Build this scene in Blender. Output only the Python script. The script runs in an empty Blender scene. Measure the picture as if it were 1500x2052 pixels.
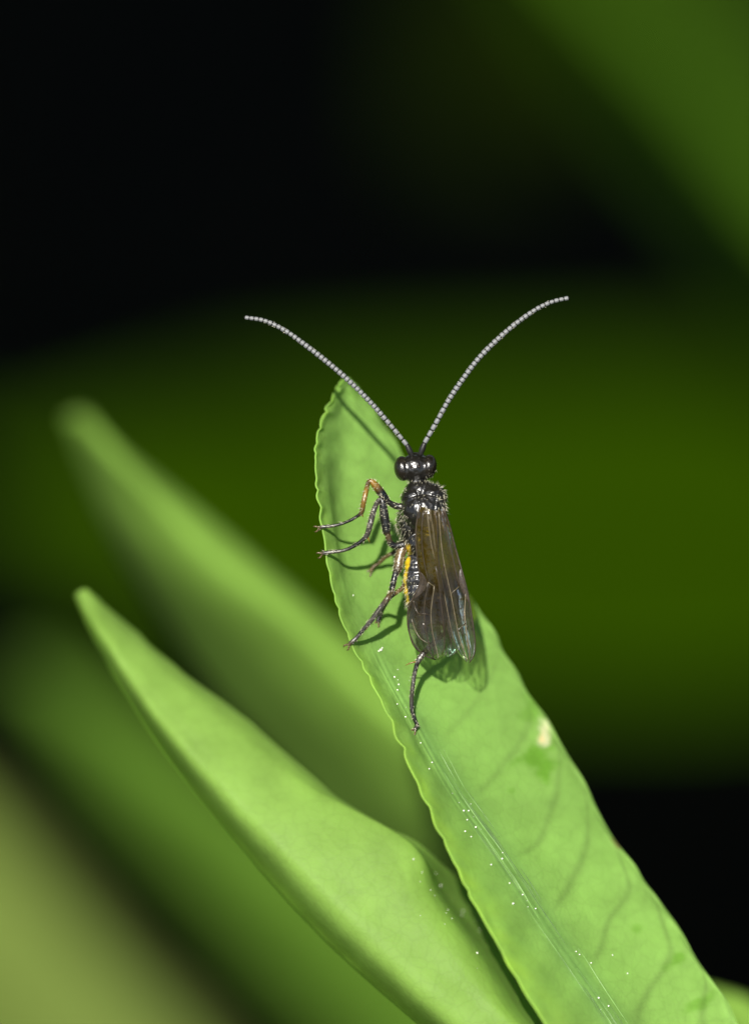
import bpy, bmesh, math, random
from mathutils import Vector, Matrix, noise
from mathutils.bvhtree import BVHTree
# One Blender unit is one centimetre (macro photograph).
random.seed(7)
sc = bpy.context.scene
C = sc.collection
sc.unit_settings.system = 'METRIC'
sc.unit_settings.scale_length = 0.01

# ------------------------------------------------------------------ camera
PITCH = math.radians(28)
CAM = Vector((0, 0, 90.0))
FWD = Vector((0, math.cos(PITCH), -math.sin(PITCH)))
UP = Vector((0, math.sin(PITCH), math.cos(PITCH)))
RT = Vector((1, 0, 0))
FOCUS = 22.0
PXCM = 700.0                       # photograph pixels per cm at the focus distance
cd = bpy.data.cameras.new('camera')
cam = bpy.data.objects.new('camera', cd); C.objects.link(cam)
cam.location = CAM
cam.rotation_euler = (math.pi / 2 - PITCH, 0, 0)
cd.sensor_width = 36; cd.sensor_fit = 'AUTO'
cd.lens = 36 * FOCUS / (2052 / PXCM)
cd.clip_start = 0.5; cd.clip_end = 20000
cd.dof.use_dof = True
cd.dof.focus_distance = FOCUS
LENS_R = 0.56                      # lens opening radius in cm
cd.dof.aperture_fstop = cd.lens * 1e-3 / (2 * LENS_R)
sc.camera = cam

# ------------------------------------------------------------------ light
SUN_CAM = Vector((-0.13, 0.36, 0.925)).normalized()     # right, up, towards the lens
sdir = (RT * SUN_CAM.x + UP * SUN_CAM.y - FWD * SUN_CAM.z).normalized()
elev = math.asin(sdir.z)
w = bpy.data.worlds.new('World'); sc.world = w; w.use_nodes = True
nt = w.node_tree; nt.nodes.clear()
sky = nt.nodes.new('ShaderNodeTexSky'); sky.sky_type = 'NISHITA'; sky.sun_disc = False
sky.sun_elevation = elev
sky.sun_rotation = math.atan2(sdir.x, sdir.y)
bg = nt.nodes.new('ShaderNodeBackground'); bg.inputs['Strength'].default_value = 0.06
wo = nt.nodes.new('ShaderNodeOutputWorld')
nt.links.new(sky.outputs[0], bg.inputs[0]); nt.links.new(bg.outputs[0], wo.inputs[0])
sd = bpy.data.lights.new('sun', 'SUN'); sd.energy = 4.5; sd.angle = math.radians(0.53); sd.color = (1, 0.96, 0.88)
sun = bpy.data.objects.new('sun', sd); C.objects.link(sun)
sun.rotation_euler = sdir.to_track_quat('Z', 'Y').to_euler()
sun.location = (0, 0, 400)
sc.view_settings.view_transform = 'Standard'; sc.view_settings.look = 'None'
sc.view_settings.gamma = 1; sc.view_settings.use_curve_mapping = False
sc.view_settings.exposure = 0.71
sc.render.engine = 'CYCLES'
sc.cycles.use_denoising = True
sc.cycles.max_bounces = 10; sc.cycles.transparent_max_bounces = 16
sc.cycles.use_light_tree = True

# ------------------------------------------------------------------ helpers
def P(px, py, dz=0.0):
    """photo pixel + depth behind the focus distance (cm) -> world point"""
    d = FOCUS + dz
    k = d / FOCUS / PXCM
    return CAM + FWD * d + RT * ((px - 750) * k) - UP * ((py - 1026) * k)

def link(name, me, mat=None, parent=None, label=None, cat=None, group=None, kind=None):
    o = bpy.data.objects.new(name, me); C.objects.link(o)
    if mat is not None and me is not None:
        me.materials.clear(); me.materials.append(mat)
    if parent is not None: o.parent = parent
    if label: o['label'] = label
    if cat: o['category'] = cat
    if group: o['group'] = group
    if kind: o['kind'] = kind
    return o

def mesh(name, vs, fs, smooth=True):
    me = bpy.data.meshes.new(name)
    me.from_pydata([tuple(v) for v in vs], [], fs)
    if smooth: me.polygons.foreach_set('use_smooth', [True] * len(me.polygons))
    me.update()
    return me

def cr(p0, p1, p2, p3, t):
    return 0.5 * ((2 * p1) + (p2 - p0) * t + (2 * p0 - 5 * p1 + 4 * p2 - p3) * t * t + (3 * p1 - p0 - 3 * p2 + p3) * t ** 3)

def spline(pts, t):
    """Catmull-Rom through pts (Vectors or floats), t in 0..1"""
    n = len(pts) - 1
    f = min(max(t, 0), 1) * n
    i = min(int(f), n - 1); f -= i
    a = pts[i - 1] if i > 0 else 2 * pts[0] - pts[1]
    d = pts[i + 2] if i + 2 <= n else 2 * pts[n] - pts[n - 1]
    return cr(a, pts[i], pts[i + 1], d, f)

def tube(path, radii, seg=8, n=None, cap=True, flat=1.0):
    """smooth tube through path; returns verts, faces, and t of every vertex"""
    n = n or (len(path) - 1) * 5
    rr = [float(r) for r in radii]
    pts = [spline(path, i / n) for i in range(n + 1)]
    rs = [max(spline(rr, i / n), min(rr) * 0.6) for i in range(n + 1)]
    vs, fs, ts = [], [], []
    up = None
    for i, p in enumerate(pts):
        tg = (pts[min(i + 1, n)] - pts[max(i - 1, 0)]).normalized()
        if up is None:
            up = tg.orthogonal().normalized()
        up = (up - tg * up.dot(tg)).normalized()
        sd_ = tg.cross(up)
        for k in range(seg):
            a = 2 * math.pi * k / seg
            vs.append(p + up * math.cos(a) * rs[i] * flat + sd_ * math.sin(a) * rs[i]); ts.append(i / n)
    for i in range(n):
        for k in range(seg):
            a = i * seg + k; b = i * seg + (k + 1) % seg
            fs.append((a, b, b + seg, a + seg))
    if cap:
        for end, base in ((0, 0), (1, n * seg)):
            j = len(vs)
            tg = (pts[0] - pts[1]) if end == 0 else (pts[n] - pts[n - 1])
            vs.append(pts[0 if end == 0 else n] + tg.normalized() * rs[0 if end == 0 else n] * 0.6); ts.append(float(end))
            for k in range(seg):
                a = base + k; b = base + (k + 1) % seg
                fs.append((b, a, j) if end == 0 else (a, b, j))
    return vs, fs, ts

def set_attr(me, name, cols):
    at = me.color_attributes.new(name, 'FLOAT_COLOR', 'POINT')
    flat = []
    for c in cols: flat += [c[0], c[1], c[2], 1.0]
    at.data.foreach_set('color', flat)

def sstep(a, b, x):
    t = min(max((x - a) / (b - a), 0), 1)
    return t * t * (3 - 2 * t)

# ------------------------------------------------------------------ materials
def newmat(name):
    m = bpy.data.materials.new(name); m.use_nodes = True
    n = m.node_tree; n.nodes.clear()
    out = n.nodes.new('ShaderNodeOutputMaterial')
    return m, n, out

def N(n, t, **kw):
    nd = n.nodes.new(t)
    for k, v in kw.items():
        if k in nd.inputs: nd.inputs[k].default_value = v
        else: setattr(nd, k, v)
    return nd

def leaf_mat(name, top, under, trans, tfac=0.3, rough=0.42, bump=0.004, spec=0.5, nscale=9.0):
    """blade colours come from the vertex attribute 'tint' (veins, blemishes) times a green with fine mottling"""
    m, n, out = newmat(name); L = n.links.new
    at = N(n, 'ShaderNodeAttribute', attribute_name='tint')
    tc = N(n, 'ShaderNodeTexCoord')
    n1 = N(n, 'ShaderNodeTexNoise', Scale=nscale, Detail=6.0, Roughness=0.6)
    n2 = N(n, 'ShaderNodeTexVoronoi', Scale=nscale * 9)
    n3 = N(n, 'ShaderNodeTexNoise', Scale=nscale * 0.25, Detail=3.0)
    for q in (n1, n2, n3): L(tc.outputs['Object'], q.inputs['Vector'])
    mr = N(n, 'ShaderNodeMapRange'); mr.inputs['To Min'].default_value = 0.84; mr.inputs['To Max'].default_value = 1.14
    mr.inputs['From Min'].default_value = 0.3; mr.inputs['From Max'].default_value = 0.7
    ad = N(n, 'ShaderNodeMath', operation='ADD'); ml = N(n, 'ShaderNodeMath', operation='MULTIPLY'); ml.inputs[1].default_value = 0.5
    L(n1.outputs[0], ad.inputs[0]); L(n3.outputs[0], ad.inputs[1]); L(ad.outputs[0], ml.inputs[0]); L(ml.outputs[0], mr.inputs['Value'])
    geo = N(n, 'ShaderNodeNewGeometry')
    mixs = N(n, 'ShaderNodeMix', data_type='RGBA'); mixs.inputs[6].default_value = (*top, 1); mixs.inputs[7].default_value = (*under, 1)
    L(at.outputs['Alpha'], mixs.inputs[0]); mixs.inputs[0].default_value = 0
    n.links.remove(mixs.inputs[0].links[0])
    L(geo.outputs['Backfacing'], mixs.inputs[0])
    mul = N(n, 'ShaderNodeMix', data_type='RGBA', blend_type='MULTIPLY'); mul.inputs[0].default_value = 1
    L(mixs.outputs[2], mul.inputs[6]); L(at.outputs['Color'], mul.inputs[7])
    n4 = N(n, 'ShaderNodeTexVoronoi', feature='DISTANCE_TO_EDGE', Scale=nscale * 2.6)
    wv = N(n, 'ShaderNodeVectorMath', operation='MULTIPLY_ADD'); wv.inputs[1].default_value = (0.05, 0.05, 0.05)
    L(n1.outputs['Color'], wv.inputs[0]); L(tc.outputs['Object'], wv.inputs[2]); L(wv.outputs[0], n4.inputs['Vector'])
    m4 = N(n, 'ShaderNodeMapRange'); m4.inputs['From Max'].default_value = 0.09; m4.inputs['To Min'].default_value = 0.93; m4.inputs['To Max'].default_value = 1.02
    L(n4.outputs['Distance'], m4.inputs['Value'])
    mm = N(n, 'ShaderNodeMath', operation='MULTIPLY'); L(mr.outputs[0], mm.inputs[0]); L(m4.outputs[0], mm.inputs[1])
    hs = N(n, 'ShaderNodeHueSaturation'); L(mul.outputs[2], hs.inputs['Color']); L(mm.outputs[0], hs.inputs['Value'])
    b = N(n, 'ShaderNodeBsdfPrincipled', Roughness=rough)
    b.inputs['Specular IOR Level'].default_value = spec
    L(hs.outputs[0], b.inputs['Base Color'])
    mrr = N(n, 'ShaderNodeMapRange'); mrr.inputs['To Min'].default_value = rough - 0.1; mrr.inputs['To Max'].default_value = rough + 0.14
    L(n1.outputs[0], mrr.inputs['Value']); L(mrr.outputs[0], b.inputs['Roughness'])
    bm_ = N(n, 'ShaderNodeBump', Strength=0.55, Distance=bump)
    bm2 = N(n, 'ShaderNodeBump', Strength=0.4, Distance=bump * 0.5)
    L(n1.outputs[0], bm_.inputs['Height']); L(n2.outputs['Distance'], bm2.inputs['Height']); L(bm_.outputs[0], bm2.inputs['Normal'])
    L(bm2.outputs[0], b.inputs['Normal'])
    tr = N(n, 'ShaderNodeBsdfTranslucent')
    mt = N(n, 'ShaderNodeMix', data_type='RGBA', blend_type='MULTIPLY'); mt.inputs[0].default_value = 1
    mt.inputs[6].default_value = (*trans, 1); L(at.outputs['Color'], mt.inputs[7]); L(mt.outputs[2], tr.inputs[0])
    mx = N(n, 'ShaderNodeMixShader'); mx.inputs[0].default_value = tfac
    L(b.outputs[0], mx.inputs[1]); L(tr.outputs[0], mx.inputs[2]); L(mx.outputs[0], out.inputs[0])
    return m

M_LEAF = leaf_mat('leaf_bright', (0.245, 0.425, 0.095), (0.23, 0.40, 0.085), (0.58, 0.88, 0.08), 0.40, rough=0.55, spec=0.22, bump=0.003)
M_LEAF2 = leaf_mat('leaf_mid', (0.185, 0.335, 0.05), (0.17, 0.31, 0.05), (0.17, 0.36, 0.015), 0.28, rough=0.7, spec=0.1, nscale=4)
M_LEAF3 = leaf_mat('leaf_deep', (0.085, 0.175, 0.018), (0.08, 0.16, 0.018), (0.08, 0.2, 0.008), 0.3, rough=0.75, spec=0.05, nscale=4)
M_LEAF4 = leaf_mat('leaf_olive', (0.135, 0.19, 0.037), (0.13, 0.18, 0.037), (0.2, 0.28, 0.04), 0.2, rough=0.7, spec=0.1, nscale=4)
M_LEAF5 = leaf_mat('leaf_shade', (0.030, 0.074, 0.0005), (0.030, 0.074, 0.0005), (0.03, 0.07, 0.0005), 0.3, rough=0.8, spec=0.0, nscale=3)  # broad background leaf: its shade is put into this dark green
M_CANOPY = leaf_mat('leaf_added_canopy', (0.04, 0.07, 0.015), (0.045, 0.075, 0.02), (0.05, 0.11, 0.01), 0.12, rough=0.6, spec=0.2, nscale=2)

def simple(name, col, rough=0.5, spec=0.5, bump=0, bscale=60, var=0.25, metal=0.0):
    m, n, out = newmat(name); L = n.links.new
    tc = N(n, 'ShaderNodeTexCoord')
    nz = N(n, 'ShaderNodeTexNoise', Scale=bscale, Detail=5.0)
    L(tc.outputs['Object'], nz.inputs['Vector'])
    rp = N(n, 'ShaderNodeValToRGB')
    rp.color_ramp.elements[0].position = 0.3; rp.color_ramp.elements[1].position = 0.7
    rp.color_ramp.elements[0].color = (*[c * (1 - var) for c in col], 1)
    rp.color_ramp.elements[1].color = (*[min(c * (1 + var), 1) for c in col], 1)
    L(nz.outputs[0], rp.inputs[0])
    b = N(n, 'ShaderNodeBsdfPrincipled', Roughness=rough); b.inputs['Specular IOR Level'].default_value = spec
    b.inputs['Metallic'].default_value = metal
    L(rp.outputs[0], b.inputs['Base Color'])
    if bump:
        bp = N(n, 'ShaderNodeBump', Strength=0.7, Distance=bump); L(nz.outputs[0], bp.inputs['Height']); L(bp.outputs[0], b.inputs['Normal'])
    L(b.outputs[0], out.inputs[0])
    return m

def attr_mat(name, rough=0.3, spec=0.6, bump=0.001, bscale=160, coat=0.0):
    """colour from the vertex attribute 'tint', with grain and punctures"""
    m, n, out = newmat(name); L = n.links.new
    at = N(n, 'ShaderNodeAttribute', attribute_name='tint')
    tc = N(n, 'ShaderNodeTexCoord')
    nz = N(n, 'ShaderNodeTexNoise', Scale=bscale, Detail=4.0)
    vo = N(n, 'ShaderNodeTexVoronoi', Scale=bscale * 0.6)
    L(tc.outputs['Object'], nz.inputs['Vector']); L(tc.outputs['Object'], vo.inputs['Vector'])
    mr = N(n, 'ShaderNodeMapRange'); mr.inputs['To Min'].default_value = 0.55; mr.inputs['To Max'].default_value = 1.45
    L(nz.outputs[0], mr.inputs['Value'])
    hs = N(n, 'ShaderNodeHueSaturation'); L(at.outputs['Color'], hs.inputs['Color']); L(mr.outputs[0], hs.inputs['Value'])
    b = N(n, 'ShaderNodeBsdfPrincipled', Roughness=rough); b.inputs['Specular IOR Level'].default_value = spec
    b.inputs['Coat Weight'].default_value = coat; b.inputs['Coat Roughness'].default_value = 0.12
    L(hs.outputs[0], b.inputs['Base Color'])
    bp = N(n, 'ShaderNodeBump', Strength=0.8, Distance=bump); L(vo.outputs['Distance'], bp.inputs['Height'])
    bp2 = N(n, 'ShaderNodeBump', Strength=0.5, Distance=bump); L(nz.outputs[0], bp2.inputs['Height']); L(bp.outputs[0], bp2.inputs['Normal'])
    L(bp2.outputs[0], b.inputs['Normal'])
    L(b.outputs[0], out.inputs[0])
    return m

M_STEM = simple('stem_green', (0.09, 0.15, 0.035), 0.5, bump=0.02, bscale=6)
M_WOOD = simple('bark', (0.06, 0.045, 0.03), 0.85, bump=0.2, bscale=2)
M_SOIL = simple('soil', (0.013, 0.012, 0.007), 0.95, spec=0.03, bump=0.4, bscale=0.6, var=0.5)
M_LITTER = simple('leaf_litter_brown', (0.017, 0.016, 0.007), 0.9, spec=0.03, bscale=0.8, var=0.5)
M_BODY = attr_mat('cuticle_black', 0.26, 0.65, 0.0026, 120, coat=0.3)
M_LEG = attr_mat('cuticle_leg', 0.32, 0.6, 0.0008, 220)
M_HAIR = simple('hair_pale', (0.62, 0.58, 0.42), 0.35, bscale=5, var=0.1)
M_HAIRD = simple('hair_gold', (0.45, 0.36, 0.14), 0.4, bscale=5, var=0.1)
M_ANT = simple('antenna_grey', (0.175, 0.178, 0.18), 0.42, 0.6, bump=0.0006, bscale=260, var=0.55)
M_ANTC = simple('antenna_core', (0.012, 0.011, 0.009), 0.4, 0.5, bscale=100)
M_ANTA = simple('antenna_amber', (0.16, 0.13, 0.05), 0.4, 0.5, bscale=100)
M_EYE = simple('compound_eye', (0.012, 0.0095, 0.006), 0.2, 0.8, bump=0.0016, bscale=300, var=0.6)
M_OCEL = simple('ocellus_glass', (0.02, 0.012, 0.006), 0.05, 1.0, bscale=50)
M_VEIN = simple('wing_vein_dark', (0.035, 0.024, 0.012), 0.35, 0.6, bscale=80, var=0.4)
M_VEINP = simple('wing_vein_pale', (0.13, 0.105, 0.06), 0.3, 0.6, bscale=80, var=0.35)
M_STIG = simple('wing_stigma', (0.035, 0.025, 0.015), 0.4, 0.5, bump=0.0008, bscale=200, var=0.5)
M_DEW = simple('pale_grain', (0.75, 0.75, 0.66), 0.12, 1.0, bscale=30, var=0.1)
M_FUZZ = simple('fibre_pale', (0.5, 0.55, 0.4), 0.3, 0.6, bscale=30, var=0.2)

def wing_mat():
    m, n, out = newmat('wing_membrane'); L = n.links.new
    at = N(n, 'ShaderNodeAttribute', attribute_name='tint')
    tc = N(n, 'ShaderNodeTexCoord')
    nz = N(n, 'ShaderNodeTexNoise', Scale=14.0, Detail=3.0); L(tc.outputs['Object'], nz.inputs['Vector'])
    nf = N(n, 'ShaderNodeTexNoise', Scale=120.0, Detail=4.0); L(tc.outputs['Object'], nf.inputs['Vector'])
    bp = N(n, 'ShaderNodeBump', Strength=0.9, Distance=0.012); L(nz.outputs[0], bp.inputs['Height'])
    bp2 = N(n, 'ShaderNodeBump', Strength=0.6, Distance=0.0012); L(nf.outputs[0], bp2.inputs['Height']); L(bp.outputs[0], bp2.inputs['Normal'])
    tr = N(n, 'ShaderNodeBsdfTransparent')
    tint = N(n, 'ShaderNodeMix', data_type='RGBA'); L(at.outputs['Color'], tint.inputs[6]); tint.inputs[7].default_value = (1, 1, 1, 1); tint.inputs[0].default_value = 0.0
    L(tint.outputs[2], tr.inputs[0])
    df = N(n, 'ShaderNodeBsdfDiffuse')
    mr = N(n, 'ShaderNodeMix', data_type='RGBA', blend_type='MULTIPLY'); mr.inputs[0].default_value = 1
    L(at.outputs['Color'], mr.inputs[6]); mr.inputs[7].default_value = (0.5, 0.45, 0.36, 1)
    L(mr.outputs[2], df.inputs[0]); L(bp2.outputs[0], df.inputs['Normal'])
    bw = N(n, 'ShaderNodeRGBToBW'); L(at.outputs['Color'], bw.inputs[0])
    mo = N(n, 'ShaderNodeMapRange'); mo.inputs['From Min'].default_value = 0.1; mo.inputs['From Max'].default_value = 0.75; mo.inputs['To Min'].default_value = 0.17; mo.inputs['To Max'].default_value = 0.025
    L(bw.outputs[0], mo.inputs['Value'])
    m1 = N(n, 'ShaderNodeMixShader'); L(mo.outputs[0], m1.inputs[0])
    L(tr.outputs[0], m1.inputs[1]); L(df.outputs[0], m1.inputs[2])
    gl = N(n, 'ShaderNodeBsdfGlossy', Roughness=0.16); L(bp2.outputs[0], gl.inputs['Normal'])
    # thin-film colour
    hue = N(n, 'ShaderNodeValToRGB')
    e = hue.color_ramp.elements; e[0].position = 0.3; e[0].color = (0.65, 1.0, 0.85, 1); e[1].position = 0.75; e[1].color = (1.0, 0.8, 0.95, 1)
    k = e.new(0.52); k.color = (1, 1, 0.9, 1)
    L(nz.outputs[0], hue.inputs[0]); L(hue.outputs[0], gl.inputs[0])
    fr = N(n, 'ShaderNodeFresnel', IOR=1.5); L(bp.outputs[0], fr.inputs['Normal'])
    fm = N(n, 'ShaderNodeMath', operation='MULTIPLY_ADD'); fm.inputs[1].default_value = 0.75; fm.inputs[2].default_value = 0.005; L(fr.outputs[0], fm.inputs[0])
    m2 = N(n, 'ShaderNodeMixShader'); L(fm.outputs[0], m2.inputs[0]); L(m1.outputs[0], m2.inputs[1]); L(gl.outputs[0], m2.inputs[2])
    L(m2.outputs[0], out.inputs[0])
    return m
M_WING = wing_mat()

# ------------------------------------------------------------------ ground
def build_ground():
    n = 90
    vs, fs = [], []
    S = 9000.0
    def warp(a):  # dense near the middle
        return math.copysign(abs(a) ** 3.2, a) * S
    for j in range(n + 1):
        for i in range(n + 1):
            x = warp(i / n * 2 - 1); y = warp(j / n * 2 - 1) + 60
            z = (noise.noise(Vector((x * 0.02, y * 0.02, 0))) * 2.2 + noise.noise(Vector((x * 0.07, y * 0.07, 3))) * 0.8) if abs(x) < 900 and abs(y) < 900 else 0
            vs.append((x, y, z - 0.8))
    for j in range(n):
        for i in range(n):
            a = j * (n + 1) + i; fs.append((a, a + 1, a + n + 2, a + n + 1))
    link('ground', mesh('ground', vs, fs), M_SOIL, kind='structure')
    # fallen leaves lying on the soil
    r = random.Random(3); vs, fs = [], []
    for q in range(2600):
        x = r.uniform(-90, 90); y = r.uniform(15, 280)
        a = r.uniform(0, 6.28); l = r.uniform(1.5, 4.5); wd = l * r.uniform(.2, .35)
        z = r.uniform(0.9, 2.2)
        d = Vector((math.cos(a), math.sin(a), r.uniform(-.25, .25))); s = Vector((-d.y, d.x, r.uniform(-.3, .3)))
        c = Vector((x, y, z)); b = len(vs)
        vs += [c - d * l, c + s * wd + Vector((0, 0, -.25)), c + d * l, c - s * wd + Vector((0, 0, -.25)), c + Vector((0, 0, .2))]
        fs += [(b, b + 1, b + 4), (b + 1, b + 2, b + 4), (b + 2, b + 3, b + 4), (b + 3, b, b + 4)]
    link('leaf_litter', mesh('leaf_litter', vs, fs, False), M_LITTER, kind='stuff', label='dark fallen leaves scattered over the shaded soil', cat='leaf litter')
build_ground()

# ------------------------------------------------------------------ leaves
SAMPLER = {}
def make_leaf(name, rows, nu, nv, mat, parent, thick=0.007, tint=None, shift=None, label=None):
    """rows: from tip to base; each row has K control points (px, py, dz) across the blade, left to right.
       returns object, grid sampler"""
    K = len(rows[0])
    W = [[Vector(p) for p in row] for row in rows]
    cols = [[W[i][k] for i in range(len(W))] for k in range(K)]
    vs, fs, tn = [], [], []
    for j in range(nv + 1):
        v = j / nv
        line = [spline(c, v) for c in cols]
        for i in range(nu + 1):
            u = i / nu
            q = spline(line, u)
            if shift: q = q + shift(u, v, q)
            vs.append(P(q.x, q.y, q.z))
            tn.append(tint(u, v, q) if tint else (1, 1, 1))
    for j in range(nv):
        for i in range(nu):
            a = j * (nu + 1) + i
            fs.append((a, a + nu + 1, a + nu + 2, a + 1))
    me = mesh(name, vs, fs)
    set_attr(me, 'tint', tn)
    o = link(name, me, mat, parent, label=label)
    def S(u, v):
        q = spline([spline(c, v) for c in cols], u)
        if shift: q = q + shift(u, v, q)
        return q
    SAMPLER[name + mat.name + str(len(rows))] = S
    s = o.modifiers.new('thickness', 'SOLIDIFY'); s.thickness = thick; s.offset = -1
    return o

def empty(name, loc, label, cat, group=None):
    o = bpy.data.objects.new(name, None); C.objects.link(o); o.location = loc
    o.empty_display_size = 1
    o['label'] = label; o['category'] = cat
    if group: o['group'] = group
    bpy.context.view_layer.update()
    return o

def child_world(o, parent):
    o.parent = parent
    o.matrix_parent_inverse = Matrix.Translation(-parent.location)

def stem(parent, path, radii, name='stem', mat=None, seg=10):
    v, f, t = tube(path, radii, seg, n=(len(path) - 1) * 8)
    me = mesh(name, v, f)
    o = link(name, me, mat or M_STEM, None); child_world(o, parent)
    return o

# ---- the plant in focus
base1 = Vector((2.6, 21.5, 0))
plant1 = empty('leafy_plant', base1, 'bright green plant with two sharp folded leaves, wasp clinging to one', 'plant')
rowsA = [
    [(686, 761, 0.24), (689, 759, 0.242), (692, 758, 0.245), (695, 758, 0.249), (698, 759, 0.253), (701, 761, 0.256)],
    [(667, 795, 0.19), (675, 797, 0.215), (690, 800, 0.265), (710, 800, 0.291), (728, 803, 0.314), (740, 806, 0.329)],
    [(637, 872, 0.085), (652, 875, 0.14), (684, 888, 0.225), (730, 888, 0.283), (772, 882, 0.341), (790, 880, 0.371)],
    [(634, 955, 0.02), (655, 962, 0.09), (684, 985, 0.175), (752, 985, 0.25), (815, 975, 0.331), (840, 970, 0.372)],
    [(647, 1060, 0.0), (668, 1070, 0.055), (694, 1095, 0.12), (782, 1093, 0.222), (865, 1080, 0.324), (893, 1073, 0.372)],
    [(667, 1178, -0.025), (690, 1190, 0.03), (720, 1210, 0.08), (813, 1203, 0.196), (902, 1180, 0.311), (928, 1170, 0.359)],
    [(705, 1290, -0.035), (730, 1300, 0.015), (764, 1318, 0.05), (861, 1310, 0.172), (955, 1272, 0.298), (985, 1262, 0.342)],
    [(768, 1410, -0.065), (796, 1424, -0.01), (830, 1442, 0.035), (929, 1425, 0.157), (1019, 1380, 0.287), (1047, 1368, 0.331)],
    [(832, 1558, -0.125), (866, 1566, -0.05), (908, 1578, 0.018), (1011, 1560, 0.142), (1105, 1512, 0.268), (1133, 1500, 0.308)],
    [(905, 1718, -0.175), (950, 1720, -0.085), (1003, 1715, 0.0), (1089, 1690, 0.126), (1183, 1650, 0.245), (1207, 1638, 0.282)],
    [(985, 1872, -0.215), (1036, 1868, -0.115), (1096, 1855, -0.01), (1176, 1820, 0.112), (1270, 1780, 0.225), (1293, 1768, 0.259)],
    [(1080, 2034, -0.25), (1134, 2022, -0.145), (1196, 2000, -0.03), (1272, 1960, 0.086), (1368, 1915, 0.191), (1389, 1903, 0.222)],
    [(1200, 2220, -0.28), (1245, 2205, -0.175), (1308, 2175, -0.06), (1378, 2130, 0.049), (1459, 2080, 0.141), (1483, 2065, 0.164)],
    [(1345, 2400, -0.27), (1378, 2385, -0.19), (1425, 2360, -0.1), (1480, 2320, -0.012), (1545, 2275, 0.056), (1568, 2260, 0.077)],
    [(1540, 2590, -0.2), (1548, 2585, -0.18), (1558, 2578, -0.16), (1568, 2570, -0.146), (1580, 2560, -0.133), (1588, 2555, -0.119)],
]
def shiftA(u, v, q):
    # scalloped left margin, gently wavy right margin, shallow ridges between veins
    f = 1.0 - sstep(0.55, 0.8, v) * 0.6
    el = (1 - min(u / .36, 1)) ** 1.5; er = sstep(.86, 1, u)
    s = v * 62 + 0.9 * noise.noise(Vector((v * 30, 0, 1)))
    sc_ = abs(math.sin(s * math.pi * 0.62)) - 0.55
    dx = -el * (7.0 * f * sc_ * (.15 + 1.7 * abs(noise.noise(Vector((v * 14, 3, 3))))) + 3 * noise.noise(Vector((v * 45, 2, 0))))
    dx += er * (1.6 * math.sin(v * 95 + 4 * noise.noise(Vector((v * 14, 9, 0)))) + 7 * noise.noise(Vector((v * 22, 5, 0))))
    e = sstep(0, .06, u) * sstep(0, .06, 1 - u)
    rid = 0.003 * math.sin((v * 46 - abs(u - .38) * 5.5) * 2 * math.pi * 0.5) * e
    rid += 0.006 * noise.noise(Vector((u * 6, v * 18, 4))) * e
    # raised midrib fibres
    for c, a, wd in ((.395, -.0035, .010), (.425, -.002, .008), (.36, -.002, .009)):
        cc = c + 0.012 * noise.noise(Vector((v * 14, c * 40, 0)))
        rid += a * math.exp(-((u - cc) / wd) ** 2) * sstep(.35, .5, v)
    # rolled margin at left
    return Vector((dx, 0, rid))
def tintA(u, v, q):
    t = Vector((1, 1, 1))
    # lateral veins on the right half
    if u > .43:
        a = (u - .43) / .57
        ph = v * 17 + a * .75 + a * a * 1.3 + .25 * noise.noise(Vector((v * 25, a * 2, 0)))
        k = abs((ph % 1) - .5) * 2
        w_ = math.exp(-((1 - k) / .13) ** 2)
        t = t * (1 - .24 * w_ * sstep(0, .2, a) * (1 - .5 * sstep(.7, 1, a)) * (.35 + .65 * sstep(.45, .7, v)))
    # grey-green fibrous midrib zone
    mz = math.exp(-((u - .40) / .07) ** 2) * sstep(.3, .55, v)
    fib = noise.noise(Vector((u * 170, v * 10, 2))) * .5 + .5
    t = Vector((t.x * (1 - mz * (.13 + .14 * fib)), t.y * (1 - mz * (.09 + .12 * fib)), t.z * (1 - mz * .05)))
    # pale left margin, lower stretch painted brighter where sun catches the curled rim
    em = math.exp(-(u / .16) ** 2)
    em *= .7 + .6 * noise.noise(Vector((v * 60, u * 8, 5)))
    t = Vector((t.x * (1 + (.16 + .24 * sstep(.4, .6, v)) * em), t.y * (1 + (.12 + .16 * sstep(.4, .6, v)) * em), t.z * (1 - .1 * em)))
    # darker patches where the surface bloom is rubbed off
    def blob(cx, cy, rx, ry, ang=0.0):
        dx, dy = q.x - cx, q.y - cy
        c, s = math.cos(ang), math.sin(ang)
        x, y = dx * c + dy * s, -dx * s + dy * c
        n_ = .75 * noise.noise(Vector((q.x * .035, q.y * .035, 7))) + .3 * noise.noise(Vector((q.x * .11, q.y * .11, 2)))
        return 1 - sstep(.35, 1.25, math.hypot(x / rx, y / ry) + n_)
    g = max(blob(1072, 1512, 42, 22, -.5), blob(1092, 1540, 20, 30), .8 * blob(1355, 1925, 26, 12, -.6), .6 * blob(1060, 1420, 20, 34, .5),
            .7 * blob(1400, 2010, 40, 12, -.5), .5 * blob(1025, 1585, 9, 7), .6 * blob(1275, 1860, 14, 10))
    t = Vector((t.x * (1 - .36 * g), t.y * (1 - .20 * g), t.z * (1 - .62 * g)))
    # pale scar and a brown nick at the right margin
    p = blob(1090, 1472, 14, 30, .15)
    pc = Vector((2.6, 1.5, 4.6)); t = t.lerp(pc, p * .85)
    p2 = blob(1084, 1480, 6, 10); t = t.lerp(Vector((3.2, 1.4, 3.6)), p2 * .6)
    b = blob(1236, 1690, 9, 17, -.4); t = t.lerp(Vector((.75, .33, .5)), b * .8)
    # mottling
    m_ = 1 + .10 * noise.noise(Vector((q.x * .012, q.y * .012, 1))) + .05 * noise.noise(Vector((q.x * .05, q.y * .05, 3)))
    return t * m_
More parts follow.
